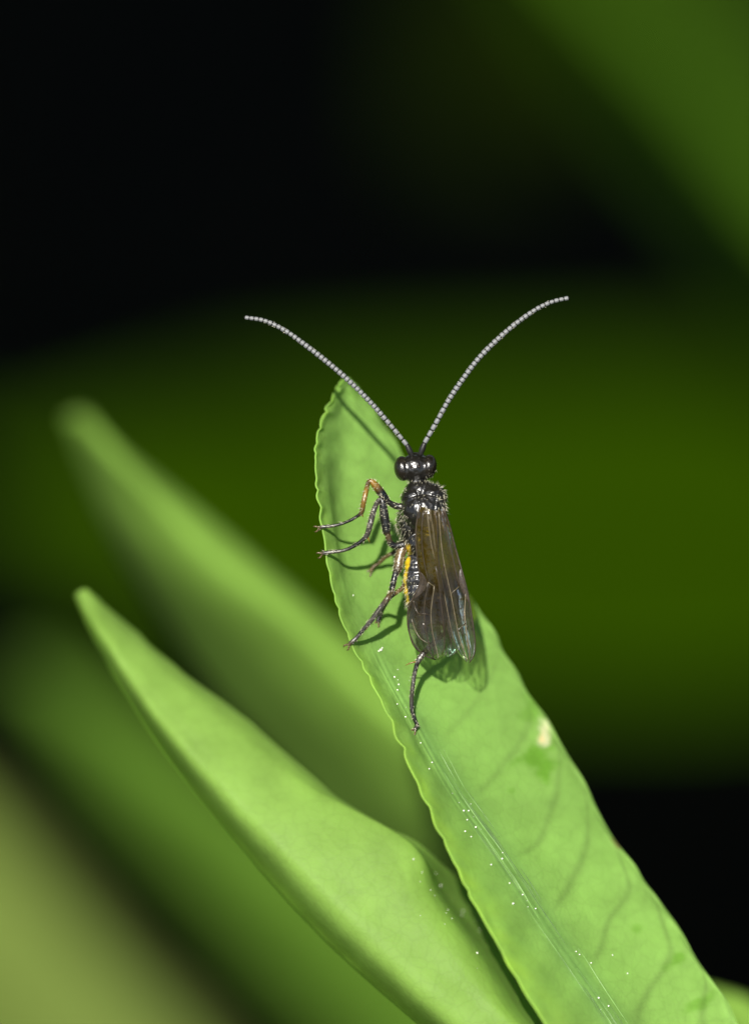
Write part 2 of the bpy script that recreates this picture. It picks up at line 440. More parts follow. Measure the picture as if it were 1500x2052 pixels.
leafA = make_leaf('leaf', rowsA, 110, 420, M_LEAF, None, 0.004, tintA, shiftA, 'folded leaf with a scalloped edge that the wasp grips')
child_world(leafA, plant1)

SA = SAMPLER['leaf' + M_LEAF.name + str(len(rowsA))]
M_RIB = simple('rib_pale', (0.18, 0.33, 0.085), 0.4, 0.6, bscale=40, var=0.35)
M_RIBD = simple('rib_dark', (0.075, 0.14, 0.045), 0.5, 0.4, bscale=40, var=0.35)
rr_ = random.Random(31)
for k_ in range(32):
    v0 = rr_.uniform(.52, .90); v1 = min(v0 + rr_.uniform(.02, .12), .97); u0 = rr_.gauss(.405, .028)
    dark = rr_.random() < .5; rd = rr_.uniform(.35, .9) * (.8 + .5 * v0)
    pth, n_ = [], 22
    for k in range(n_ + 1):
        v_ = v0 + (v1 - v0) * k / n_
        q = SA(u0 + .010 * noise.noise(Vector((v_ * 22, u0 * 90, k_))), v_); pth.append(P(q.x, q.y, q.z + (.0004 if dark else .0)))
    v_, f_, t_ = tube(pth, [max(rd * math.sin(math.pi * (k + 1) / (n_ + 2)), .2) / PXCM for k in range(n_ + 1)], 5, n=n_)
    o_ = link('midrib_fibre', mesh('midrib_fibre', v_, f_), M_RIBD if dark else M_RIB, leafA)

rowsB = [
    [(150, 1194, 0.66), (155, 1187, 0.65), (163, 1182, 0.64), (171, 1180, 0.64), (178, 1183, 0.65), (184, 1190, 0.66)],
    [(182, 1268, 0.572), (192.5, 1263.5, 0.518), (206.0, 1256.8, 0.51), (228, 1248, 0.543), (242, 1246, 0.577), (252, 1248, 0.61)],
    [(236, 1365, 0.538), (252.5, 1358.25, 0.432), (274.4, 1348.2, 0.42), (312, 1336, 0.453), (338, 1334, 0.487), (356, 1338, 0.52)],
    [(318, 1492, 0.475), (343.5, 1483.0, 0.315), (378.8, 1469.6, 0.3), (440, 1450, 0.333), (480, 1446, 0.367), (508, 1452, 0.4)],
    [(424, 1628, 0.365), (458.5, 1616.0, 0.205), (507.2, 1597.6, 0.19), (590, 1570, 0.223), (630, 1572, 0.257), (664, 1586, 0.29)],
    [(528, 1752, 0.29), (571.5, 1738.5, 0.13), (635.2, 1716.8, 0.115), (800, 1688, 0.155), (822, 1692, 0.195), (838, 1700, 0.275)],
    [(628, 1862, 0.245), (677.5, 1850.0, 0.085), (752.8, 1830.0, 0.07), (862, 1796, 0.11), (902, 1798, 0.31), (972, 1808, 0.61)],
    [(722, 1952, 0.205), (776.75, 1944.5, 0.045), (859.6, 1931.2, 0.03), (948, 1912, 0.07), (994, 1912, 0.31), (1062, 1924, 0.62)],
    [(838, 2054, 0.175), (893.5, 2049.5, 0.015), (980.4, 2039.6, 0.0), (1036, 2034, 0.04), (1086, 2036, 0.28), (1152, 2050, 0.59)],
    [(985, 2180, 0.175), (1041.25, 2174.0, 0.015), (1121.0, 2164.0, 0.0), (1170, 2160, 0.04), (1215, 2166, 0.24), (1280, 2186, 0.49)],
    [(1180, 2345, 0.133), (1230, 2338, 0.048), (1295, 2330, 0.0), (1350, 2335, 0.03), (1385, 2345, 0.07), (1405, 2358, 0.1)],
    [(1430, 2545, 0.032), (1438, 2542, -0.017), (1450, 2540, -0.05), (1462, 2542, -0.05), (1470, 2546, -0.03), (1476, 2552, 0)],
]
def shiftB(u, v, q):
    el = (1 - sstep(0, .1, u)); er = sstep(.9, 1, u)
    d = er * (4 * math.sin(v * 80 + 3 * noise.noise(Vector((v * 12, 1, 0)))) + 4 * noise.noise(Vector((v * 40, 5, 0))))
    d -= el * 3 * noise.noise(Vector((v * 25, 8, 0)))
    # shoulder where the margin dips under the neighbouring leaf
    sh = er * 12 * math.exp(-((v - .455) / .025) ** 2)
    e = sstep(0, .06, u) * sstep(0, .06, 1 - u)
    rid = .008 * noise.noise(Vector((u * 4, v * 8, 4))) * e
    rid += .002 * math.sin((v * 30 + u * 4) * math.pi) * e
    return Vector((d, -sh + d * .5, rid))
def tintB(u, v, q):
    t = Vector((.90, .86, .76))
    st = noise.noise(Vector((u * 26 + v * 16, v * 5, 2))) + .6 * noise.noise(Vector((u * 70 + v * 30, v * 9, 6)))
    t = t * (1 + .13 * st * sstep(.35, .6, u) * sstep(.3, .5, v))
    d = 1 - sstep(.02, .20, u)  # turned-away strip: shade and glow through the blade painted as yellower green
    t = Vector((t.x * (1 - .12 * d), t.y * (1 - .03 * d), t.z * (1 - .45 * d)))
    em = math.exp(-((u) / .014) ** 2) * .35
    t = t * (1 + em)
    return t * (1 + .08 * noise.noise(Vector((q.x * .014, q.y * .014, 11))))
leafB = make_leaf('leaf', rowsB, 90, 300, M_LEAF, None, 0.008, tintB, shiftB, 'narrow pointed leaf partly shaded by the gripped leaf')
child_world(leafB, plant1)
j1 = P(1680, 2680, -.1); j2 = P(1590, 2760, 0)
stem(plant1, [P(1548, 2568, -.155), P(1605, 2620, -.13), j1, P(1790, 2900, .0), P(1900, 3400, .2)], [.035, .04, .05, .06, .08], 'leaf_stalk')
stem(plant1, [P(1446, 2538, -.04), P(1530, 2650, -.03), P(1660, 2800, 0), P(1810, 3000, .1), P(1900, 3400, .2)], [.035, .04, .045, .05, .06], 'leaf_stalk')
pj = P(1900, 3350, .2)
stem(plant1, [pj, pj + Vector((.2, .1, -4)), pj + Vector((.25, .3, -14)), base1 + Vector((0, 0, 12)), base1 + Vector((0, 0, -1.5))], [.08, .13, .2, .26, .3])

# ---- blurred leaves behind
def blurred(name, rows, mat, plab, cat, base, leaflab=None, nu=24, nv=60, tint=None, stempath=None, group=None):
    p = empty(name, base, plab, cat, group)
    def sh(u, v, q):
        e = sstep(0, .1, u) * sstep(0, .1, 1 - u)
        return Vector((0, 0, .05 * noise.noise(Vector((u * 3, v * 7, rows[0][0][0])))) * 1) * e
    o = make_leaf('leaf', rows, nu, nv, mat, None, .014, tint, sh, leaflab); child_world(o, p)
    e = rows[-1]; m_ = e[len(e) // 2]
    a = P(*m_); b = P(*e[0]).lerp(P(*e[-1]), .5)
    prev = rows[-2][len(e) // 2]; dr = (a - P(*prev)).normalized()
    # stalk leaves the leaf base, bends down to the stem
    k1 = a + dr * 1.2; g = Vector((base.x, base.y, 0))
    stem(p, [a - dr * .15, k1, k1 + dr * 1.0 + Vector((0, 0, -1.2)), g.lerp(k1, .45) + Vector((0, 0, -2)), g + Vector((0, 0, -1.5))], [.05, .07, .12, .2, .25])
    return p, o

def tintC(u, v, q):
    return Vector((1, 1, 1)) * (1 + .08 * noise.noise(Vector((q.x * .006, q.y * .006, 21))))
rowsC = [
    [(134.88, 841.68, 2.481), (141.6, 831.6, 2.466), (150, 826, 2.46), (164, 822, 2.45), (176, 828, 2.45)],
    [(164.2, 936.65, 2.651), (188.0, 919.5, 2.426), (209, 909, 2.28), (226, 899, 2.28), (249, 904, 2.3)],
    [(223.3, 1078.06, 2.717), (266.0, 1050.2, 2.339), (308, 1018, 2.16), (340, 1000, 2.2), (372, 1000, 2.26)],
    [(335.8, 1257.8, 2.803), (396.0, 1206.0, 2.294), (452, 1150, 2.06), (490, 1128, 2.11), (530, 1130, 2.18)],
    [(464.23, 1431.5, 2.842), (544.1, 1365.0, 2.267), (612, 1295, 2.0), (652, 1268, 2.06), (698, 1270, 2.14)],
    [(616.18, 1606.1, 2.854), (700.6, 1527.0, 2.244), (772, 1450, 1.95), (818, 1418, 2.01), (868, 1418, 2.09)],
    [(776.9, 1776.1, 2.843), (863.0, 1697.0, 2.231), (940, 1620, 1.92), (985, 1585, 1.98), (1030, 1585, 2.06)],
    [(989.1, 1950.9, 2.78), (1057.0, 1883.0, 2.272), (1120, 1820, 2.0), (1160, 1790, 2.04), (1200, 1790, 2.1)],
    [(1294.08, 2206.1, 2.343), (1303.6, 2197.0, 2.277), (1312, 2190, 2.25), (1322, 2182, 2.25), (1332, 2180, 2.26)],
]
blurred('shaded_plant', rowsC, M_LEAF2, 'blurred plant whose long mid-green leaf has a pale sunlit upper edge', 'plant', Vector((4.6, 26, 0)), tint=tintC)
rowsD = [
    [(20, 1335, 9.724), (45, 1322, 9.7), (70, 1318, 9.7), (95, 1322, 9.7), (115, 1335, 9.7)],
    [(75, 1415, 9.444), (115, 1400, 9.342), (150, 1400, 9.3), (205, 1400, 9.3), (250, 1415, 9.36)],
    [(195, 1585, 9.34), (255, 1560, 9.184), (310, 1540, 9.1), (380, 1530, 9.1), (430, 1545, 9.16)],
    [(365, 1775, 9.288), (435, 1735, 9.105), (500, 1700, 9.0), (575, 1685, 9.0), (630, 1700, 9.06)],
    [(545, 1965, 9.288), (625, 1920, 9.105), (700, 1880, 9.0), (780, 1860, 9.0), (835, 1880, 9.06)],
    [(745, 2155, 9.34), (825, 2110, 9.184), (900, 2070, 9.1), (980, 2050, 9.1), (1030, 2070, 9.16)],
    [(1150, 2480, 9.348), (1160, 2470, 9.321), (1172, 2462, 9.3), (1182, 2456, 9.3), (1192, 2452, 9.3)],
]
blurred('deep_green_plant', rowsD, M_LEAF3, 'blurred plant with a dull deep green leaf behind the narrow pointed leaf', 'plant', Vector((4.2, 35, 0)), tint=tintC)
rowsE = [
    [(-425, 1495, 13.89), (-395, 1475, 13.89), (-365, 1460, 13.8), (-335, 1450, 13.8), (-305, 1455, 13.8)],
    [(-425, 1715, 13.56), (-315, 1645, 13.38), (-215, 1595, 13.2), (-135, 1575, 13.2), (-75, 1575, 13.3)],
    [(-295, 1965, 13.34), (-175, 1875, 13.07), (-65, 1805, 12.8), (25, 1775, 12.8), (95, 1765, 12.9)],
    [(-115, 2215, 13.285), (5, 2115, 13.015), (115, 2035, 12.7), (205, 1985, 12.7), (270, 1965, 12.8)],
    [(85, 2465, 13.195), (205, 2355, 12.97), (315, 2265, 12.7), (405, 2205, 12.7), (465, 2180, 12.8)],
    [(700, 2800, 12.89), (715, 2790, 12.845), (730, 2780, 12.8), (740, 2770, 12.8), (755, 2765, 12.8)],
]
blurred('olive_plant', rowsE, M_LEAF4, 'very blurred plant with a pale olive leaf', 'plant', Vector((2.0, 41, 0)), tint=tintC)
rowsF = [
    [(-130, 960, 25), (-130, 948, 25), (-130, 936, 25), (-130, 924, 25), (-130, 912, 25)],
    [(60, 1060, 25.0), (60, 1020, 25.3), (60, 980, 25.6), (60, 940, 25.9), (60, 900, 26.2)],
    [(300, 1230, 24.0), (300, 1130, 24.7), (300, 1030, 25.4), (300, 930, 26.1), (300, 830, 26.8)],
    [(560, 1315, 23), (560, 1175, 24.5), (560, 1040, 26), (560, 922.0, 27.5), (560, 770, 29)],
    [(980, 1385, 22), (980, 1225, 24), (980, 1070, 26), (980, 910.0, 28), (980, 730, 30)],
    [(1450, 1390, 22), (1450, 1225, 24), (1450, 1070, 26), (1450, 904.0, 28), (1450, 720, 30)],
    [(1950, 1325, 22), (1950, 1190, 24), (1950, 1070, 26), (1950, 918.0, 28), (1950, 750, 30)],
    [(2500, 1090, 25), (2500, 1085, 25), (2500, 1080, 25), (2500, 1075, 25), (2500, 1070, 25)],
]
blurred('broad_leaved_plant', rowsF, M_LEAF5, 'very blurred plant with a broad green leaf coloured dark as if shaded, level behind the wasp', 'plant', Vector((9.5, 44, 0)), tint=tintC)
rowsG = [
    [(880, -420, 26), (900, -440, 26), (925, -455, 26), (945, -465, 26), (965, -470, 26)],
    [(1005, -175, 26.6), (1055, -215, 26), (1085, -225, 25.5), (1130, -230, 25.6), (1170, -230, 26)],
    [(1175, 85, 27), (1240, 35, 26), (1285, 5, 25), (1340, -10, 25.2), (1390, -20, 25.6)],
    [(1315, 275, 27), (1390, 215, 26), (1435, 175, 25), (1490, 150, 25.2), (1540, 135, 25.6)],
    [(1485, 475, 27), (1555, 415, 26), (1595, 375, 25), (1650, 340, 25.2), (1700, 320, 25.6)],
    [(1705, 705, 27), (1765, 645, 26), (1805, 605, 25), (1850, 570, 25.2), (1890, 550, 25.6)],
    [(2200, 1100, 26), (2210, 1090, 26), (2222, 1080, 26), (2235, 1070, 26), (2245, 1060, 26)],
]
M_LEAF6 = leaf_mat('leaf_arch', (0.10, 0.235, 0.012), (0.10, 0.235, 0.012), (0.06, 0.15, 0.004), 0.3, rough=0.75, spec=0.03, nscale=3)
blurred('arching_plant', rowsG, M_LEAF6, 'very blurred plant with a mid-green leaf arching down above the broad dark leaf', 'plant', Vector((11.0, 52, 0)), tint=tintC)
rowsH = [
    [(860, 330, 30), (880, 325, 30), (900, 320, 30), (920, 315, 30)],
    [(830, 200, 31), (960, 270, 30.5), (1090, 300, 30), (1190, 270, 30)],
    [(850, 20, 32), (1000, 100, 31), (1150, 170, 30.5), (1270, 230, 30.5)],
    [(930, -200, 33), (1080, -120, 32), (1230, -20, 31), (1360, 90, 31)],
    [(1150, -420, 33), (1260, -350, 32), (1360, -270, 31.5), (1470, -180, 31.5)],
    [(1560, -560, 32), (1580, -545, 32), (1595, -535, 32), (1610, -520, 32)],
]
M_LEAF7 = leaf_mat('leaf_dim', (0.006, 0.012, 0.0003), (0.006, 0.012, 0.0003), (0.01, 0.018, 0.001), 0.25, rough=0.8, spec=0.02, nscale=3)  # shade on this leaf is put into its near-black green
blurred('dim_plant', rowsH, M_LEAF7, 'dim blurred plant with a green leaf coloured almost black as if shaded, drooping behind the arching one', 'plant', Vector((13.0, 60, 0)), tint=tintC)
rowsI = [  # corner leaf, lower right
    [(1395, 1985, 1.5), (1405, 1980, 1.45), (1415, 1977, 1.45), (1425, 1976, 1.5)],
    [(1400, 2060, 1.6), (1450, 2030, 1.4), (1490, 2010, 1.4), (1525, 2010, 1.5)],
    [(1460, 2200, 1.7), (1530, 2150, 1.4), (1590, 2110, 1.4), (1640, 2100, 1.5)],
    [(1600, 2380, 1.6), (1660, 2330, 1.4), (1710, 2290, 1.4), (1750, 2280, 1.5)],
    [(1850, 2560, 1.5), (1856, 2555, 1.5), (1862, 2550, 1.5), (1868, 2545, 1.5)],
]
blurred('corner_plant', rowsI, M_LEAF2, 'soft green leaf tip poking out behind the gripped leaf, rest hidden', 'plant', Vector((6.5, 24, 0)), tint=tintC)

# ------------------------------------------------------------------ unseen leafy crown, added overhead to shade the ground behind
def build_shade_shrub(x0, x1, y0, y1, z0, z1, base, count, seed, label):
    sh = empty('added_shade_shrub', base, label, 'added_shade_shrub')
    r = random.Random(seed)
    vs, fs = [], []
    lx = (x0 + x1) / 2; ly = (y0 + y1) / 2
    limbs = []
    for q in range(26):
        limbs.append(Vector((r.uniform(x0, x1), r.uniform(y0, y1), r.uniform(z0, z1))))
    for q in range(count):
        x = r.uniform(x0, x1); y = r.uniform(y0, y1)
        ex = 1 - abs((x - lx) / (x1 - lx)) ** 4
        z = z0 + (z1 - z0) * r.random() ** 1.2 * (.4 + .6 * ex) + 5 * noise.noise(Vector((x * .05, y * .05, 0)))
        a = r.uniform(0, 6.28); l = r.uniform(3.0, 5.5); wd = l * r.uniform(.28, .4)
        d = Vector((math.cos(a), math.sin(a), r.uniform(-.5, .2))); s = Vector((-d.y, d.x, r.uniform(-.4, .4)))
        c = Vector((x, y, z)); b = len(vs)
        vs += [c - d * l, c - d * l * .3 + s * wd, c + d * l * .4 + s * wd * .8, c + d * l, c + d * l * .4 - s * wd * .8, c - d * l * .3 - s * wd]
        fs += [(b, b + 1, b + 5), (b + 1, b + 2, b + 4, b + 5), (b + 2, b + 3, b + 4)]
    me = mesh('crown', vs, fs, False); set_attr(me, 'tint', [(1, 1, 1)] * len(vs))
    o = link('crown', me, M_CANOPY, None); child_world(o, sh)
    hub = base + Vector((0, 0, 95))
    v, f, t = tube([base + Vector((0, 0, -3)), base + Vector((1, -2, 35)), base + Vector((-1, -5, 70)), hub], [4, 3.2, 2.8, 2.4], 10)
    o = link('trunk', mesh('trunk', v, f), M_WOOD, None); child_world(o, sh)
    for lb in limbs:
        md = hub.lerp(lb, .5) + Vector((0, 0, 6))
        v, f, t = tube([hub - Vector((0, 0, 3)), md, lb], [1.6, .9, .3], 6)
        o = link('branch', mesh('branch', v, f), M_WOOD, None); child_world(o, sh)
    return sh
build_shade_shrub(-120, 125, 14, 240, 112, 136, Vector((-80, 150, 0)), 20000, 5, 'unseen leafy crown added overhead to shade the ground behind')

# ------------------------------------------------------------------ the wasp
bpy.context.view_layer.update()
dg = bpy.context.evaluated_depsgraph_get()
ev = leafA.evaluated_get(dg); em_ = ev.to_mesh()
bvh = BVHTree.FromPolygons([leafA.matrix_world @ v.co for v in em_.vertices], [tuple(p.vertices) for p in em_.polygons])
ev.to_mesh_clear()
def leaf_z(px, py, default=0.0):
    """height towards the lens (pixel units) of the gripped leaf's surface under a photo pixel"""
    d = (P(px, py) - CAM).normalized()
    hit = bvh.ray_cast(CAM, d)
    if hit[0] is None: return default
    return -((hit[0] - CAM).dot(FWD) - FOCUS) * PXCM

WO = P(840, 1110, 0)
MW = Matrix((( RT.x, UP.x, -FWD.x, WO.x), (RT.y, UP.y, -FWD.y, WO.y), (RT.z, UP.z, -FWD.z, WO.z), (0, 0, 0, 1)))
MWI = MW.inverted()
def W(px, py, z=0.0):
    return MWI @ P(px, py, -z / PXCM)
def U(v): return v / PXCM

wasp = empty('wasp', WO, 'slender black wasp with long grey antennae clinging to the folded leaf', 'wasp')
wasp.matrix_world = MW

# ---- body: head, thorax and abdomen as one continuous skin
blobs = [  # px, py, z, rx, ry, rz, tilt
    (831, 938, 0, 34, 28, 28, .05), (812, 940, 2, 21, 23, 23, 0), (853, 937, 2, 21, 23, 23, 0), (833, 922, -8, 22, 16, 22, 0),
    (838, 967, -4, 17, 16, 17, 0), (842, 982, 0, 33, 20, 29, 0),
    (832, 998, 4, 30, 26, 32, .2), (864, 998, 6, 31, 30, 32, -.2),
    (849, 1024, 8, 46, 44, 39, -.06), (822, 1050, -14, 29, 44, 36, .04), (872, 1044, 0, 26, 34, 30, 0),
    (858, 1068, 20, 20, 16, 20, 0), (842, 1088, -6, 34, 30, 30, 0),
    (834, 1110, -12, 19, 18, 18, 0),
    (835, 1134, -12, 26, 26, 24, 0), (837, 1160, -12, 31, 24, 26, 0), (839, 1184, -13, 31, 24, 26, 0),
    (841, 1208, -14, 29, 24, 24, 0), (843, 1232, -16, 24, 24, 20, 0), (846, 1256, -18, 14, 18, 13, 0),
]
bm = bmesh.new()
for (x, y, z, rx, ry, rz, tl) in blobs:
    mt = Matrix.Translation(W(x, y, z)) @ Matrix.Rotation(tl, 4, 'Z') @ Matrix.Diagonal((U(rx), U(ry), U(rz), 1))
    bmesh.ops.create_icosphere(bm, subdivisions=4, radius=1, matrix=mt)
me = bpy.data.meshes.new('body_raw'); bm.to_mesh(me); bm.free()
tmp = bpy.data.objects.new('tmp', me); C.objects.link(tmp)
rm = tmp.modifiers.new('r', 'REMESH'); rm.mode = 'VOXEL'; rm.voxel_size = U(1.7); rm.use_smooth_shade = True
sm = tmp.modifiers.new('s', 'SMOOTH'); sm.iterations = 5; sm.factor = .5
bpy.context.view_layer.update()
body_me = bpy.data.meshes.new_from_object(tmp.evaluated_get(bpy.context.evaluated_depsgraph_get()))
bpy.data.objects.remove(tmp); bpy.data.meshes.remove(me)
body_me.name = 'body'
def inpoly(x, y, poly):
    c = False; j = len(poly) - 1
    for i in range(len(poly)):
        if (poly[i][1] > y) != (poly[j][1] > y) and x < (poly[j][0] - poly[i][0]) * (y - poly[i][1]) / (poly[j][1] - poly[i][1]) + poly[i][0]: c = not c
        j = i
    return c
cols = []
for v in body_me.vertices:
    x = v.co.x * PXCM + 840; y = 1110 - v.co.y * PXCM; z = v.co.z * PXCM
    c = Vector((.010, .009, .007))
    # tergite margins and yellow fold along the belly side
    if y > 1112:
        c = Vector((.016, .016, .017)) * (.8 + .5 * abs(math.sin((y - 1112) / 24.0 * math.pi)))
        edge = 815 + 2.5 * math.sin((y - 1110) / 12.0) + 4 * (1 - sstep(1118, 1140, y))
        k = (1 - sstep(edge - 2, edge + 3, x)) * sstep(1112, 1120, y) * (1 - sstep(1198, 1216, y)) * sstep(-34, -24, z)
        c = c.lerp(Vector((.55, .38, .015)), k)
    elif y > 1085 and x < 828:
        c = c.lerp(Vector((.50, .34, .015)), sstep(1088, 1098, y) * (1 - sstep(818, 824, x)) * .9)
    cols.append(c)
set_attr(body_me, 'tint', cols)
# sculpted lines: mesonotal furrows and tergite grooves
for v in body_me.vertices:
    x = v.co.x * PXCM + 840; y = 1110 - v.co.y * PXCM; z = v.co.z * PXCM
    d = 0
    if z > 10 and 985 < y < 1062:
        for fx in (836 + (y - 990) * .18, 874 - (y - 990) * .14):
            d += 2.0 * math.exp(-((x - fx) / 2.2) ** 2)
    if z > 0 and y < 1085:
        for (cx, cy, rad_) in ((848, 1060, 70), (858, 1040, 30)):
            rr0 = math.hypot(x - cx, y - cy)
            if (rad_ == 70 and y < 1010) or (rad_ == 30 and y > 1040): d += 2.6 * math.exp(-((rr0 - rad_) / 2.4) ** 2)
    if y > 1112:
        d += 1.6 * math.exp(-(((y - 1122) % 24 - 12) / 2.4) ** 2)
    if d: v.co -= v.normal * U(d)
body_me.polygons.foreach_set('use_smooth', [True] * len(body_me.polygons))
body_me.update()
body = link('body', body_me, M_BODY, wasp)

def hairs(name, me, count, lmin, lmax, rad, flow, mat, parent, seed, where=None, lift=.55, area=True):
    r = random.Random(seed)
    polys = list(me.polygons)
    ws = [p.area for p in polys]
    ps = r.choices(polys, ws, k=count * 3)
    vs, fs = [], []; n_ = 0
    for p in ps:
        if n_ >= count: break
        c = p.center; nn = p.normal
        if where and not where(c.x * PXCM + 840, 1110 - c.y * PXCM, c.z * PXCM): continue
        n_ += 1
        fl = (flow - nn * flow.dot(nn))
        d = (nn * lift + fl * (1 - lift) + Vector((r.gauss(0, .16), r.gauss(0, .16), r.gauss(0, .16)))).normalized()
        l = U(r.uniform(lmin, lmax)); s1 = d.orthogonal().normalized() * U(rad); s2 = d.cross(s1)
        b = len(vs); tipb = d + fl * .25
        c0 = c - nn * U(.4)
        vs += [c0 + s1, c0 - s1 * .5 + s2 * .87, c0 - s1 * .5 - s2 * .87, c + tipb * l]
        fs += [(b, b + 1, b + 3), (b + 1, b + 2, b + 3), (b + 2, b, b + 3)]
    m_ = mesh(name, vs, fs)
    return link(name, m_, mat, parent, kind='stuff')
down = Vector((-.1, -1, .1))
hairs('body_hair', body_me, 800, 4, 8, .42, down, M_HAIR, wasp, 1, where=lambda x, y, z: z > -30 and (z < 22 or (int(x * 7 + y * 3) % 5 == 0)) and not (y < 962 and 812 < x < 852), lift=.5)
hairs('flank_hair', body_me, 420, 7, 12, .5, Vector((-.5, -1, 0)), M_HAIR, wasp, 2, where=lambda x, y, z: z > -34 and ((x < 815 and y > 1020) or y > 1180 or (x > 875 and y < 1030)), lift=.5)

def ellipsoid(name, px, py, z, rx, ry, rz, mat, parent, sub=4, rot=0.0):
    b = bmesh.new()
    bmesh.ops.create_icosphere(b, subdivisions=sub, radius=1, matrix=Matrix.Rotation(rot, 4, 'Z') @ Matrix.Diagonal((U(rx), U(ry), U(rz), 1)))
    m_ = bpy.data.meshes.new(name); b.to_mesh(m_); b.free()
    m_.polygons.foreach_set('use_smooth', [True] * len(m_.polygons))
    o = link(name, m_, mat, parent); o.location = W(px, py, z)
    return o
ellipsoid('eye', 806, 939, 3, 17, 25, 24, M_EYE, wasp, rot=.12)
ellipsoid('eye', 858, 935, 3, 16, 24, 24, M_EYE, wasp, rot=-.15)
for (x, y) in ((825, 936), (839, 935), (832, 928)):
    ellipsoid('ocellus', x, y, 25 if y > 930 else 22, 3.6, 3.6, 3.6, M_OCEL, wasp, 3)

# ---- antennae
def seg_mesh():
    prof = [(0, .0), (0, .84), (.05, .94), (.2, 1), (.55, 1.0), (.84, 1.0), (.95, .95), (1.0, .84), (1.0, 0)]
    k = 12; vs, fs = [], []
    for (z, r_) in prof:
        for i in range(k):
            a = 2 * math.pi * i / k; vs.append((r_ * math.cos(a), r_ * math.sin(a), z))
    for j in range(len(prof) - 1):
        for i in range(k):
            a = j * k + i; b = j * k + (i + 1) % k; fs.append((a, b, b + k, a + k))
    return mesh('antenna_segment', vs, fs)
SEG = seg_mesh(); SEG.materials.append(M_ANT)
def antenna(pts, nseg, seed):
    r = random.Random(seed)
    path = [W(*p) for p in pts]
    # core runs inside the beads; basal joint (scape) is thicker and black
    v, f, t = tube(path, [U(3.0)] * len(path), 8, n=80)
    a = link('antenna', mesh('antenna', v, f), M_ANTC, wasp)
    v, f, t = tube([path[0], path[0].lerp(path[1], .5), path[1]], [U(4.6), U(6.2), U(4.6)], 10)
    link('scape', mesh('scape', v, f), M_ANTC, a)
    fl = path[1:]
    S = [spline(fl, i / 400) for i in range(401)]
    cum = [0]
    for i in range(400): cum.append(cum[-1] + (S[i + 1] - S[i]).length)
    tot = cum[-1]
    def at(d):
        d = min(max(d, 0), tot)
        lo, hi = 0, 400
        while hi - lo > 1:
            m_ = (lo + hi) // 2
            if cum[m_] <= d: lo = m_
            else: hi = m_
        return S[lo].lerp(S[hi], (d - cum[lo]) / max(cum[hi] - cum[lo], 1e-9))
    # first flagellar joints are longer
    ln = [1.55 - .55 * min(i / 7, 1) for i in range(nseg)]
    sc_ = tot / sum(ln); d = 0
    for i in range(nseg):
        l = ln[i] * sc_; p0 = at(d + l * .08); p1 = at(d + l * .86); d += l
        f_ = i / (nseg - 1)
        rad = U(4.7 + .7 * sstep(0, .3, f_) - 1.3 * sstep(.55, 1, f_)) * r.uniform(.94, 1.06)
        o = bpy.data.objects.new('segment', SEG); C.objects.link(o); o.parent = a
        q = (p1 - p0).to_track_quat('Z', 'Y').to_matrix().to_4x4()
        o.matrix_basis = Matrix.Translation(p0) @ q @ Matrix.Diagonal((rad, rad, (p1 - p0).length, 1))
    # fine short hairs along the underside
    vs, fs = [], []
    for i in range(110):
        d_ = r.uniform(.03, .9) * tot; p = at(d_); tg = (at(d_ + .01) - at(d_ - .01)).normalized()
        s1 = tg.orthogonal().normalized(); s2 = tg.cross(s1); an = r.uniform(0, 6.28)
        nn = s1 * math.cos(an) + s2 * math.sin(an)
        b = len(vs); c = p + nn * U(4.0)
        vs += [c - tg * U(.6), c + tg * U(.6), c + nn * U(r.uniform(1.2, 2.2)) + tg * U(2.5)]; fs.append((b, b + 1, b + 2))
    link('antenna_hair', mesh('antenna_hair', vs, fs), M_HAIR, a, kind='stuff')
antenna([(825, 914, 12), (815, 892, 16), (776, 845, 20), (735, 799, 22), (691, 756, 22), (651, 722, 20), (611, 691, 16), (572, 663, 12), (531, 643, 8), (490, 636, 4)], 42, 4)
antenna([(841, 912, 12), (850, 888, 16), (874, 846, 20), (899, 801, 22), (926, 761, 22), (956, 721, 20), (991, 685, 16), (1031, 650, 12), (1075, 619, 8), (1108, 604, 4), (1139, 597, 2)], 40, 5)

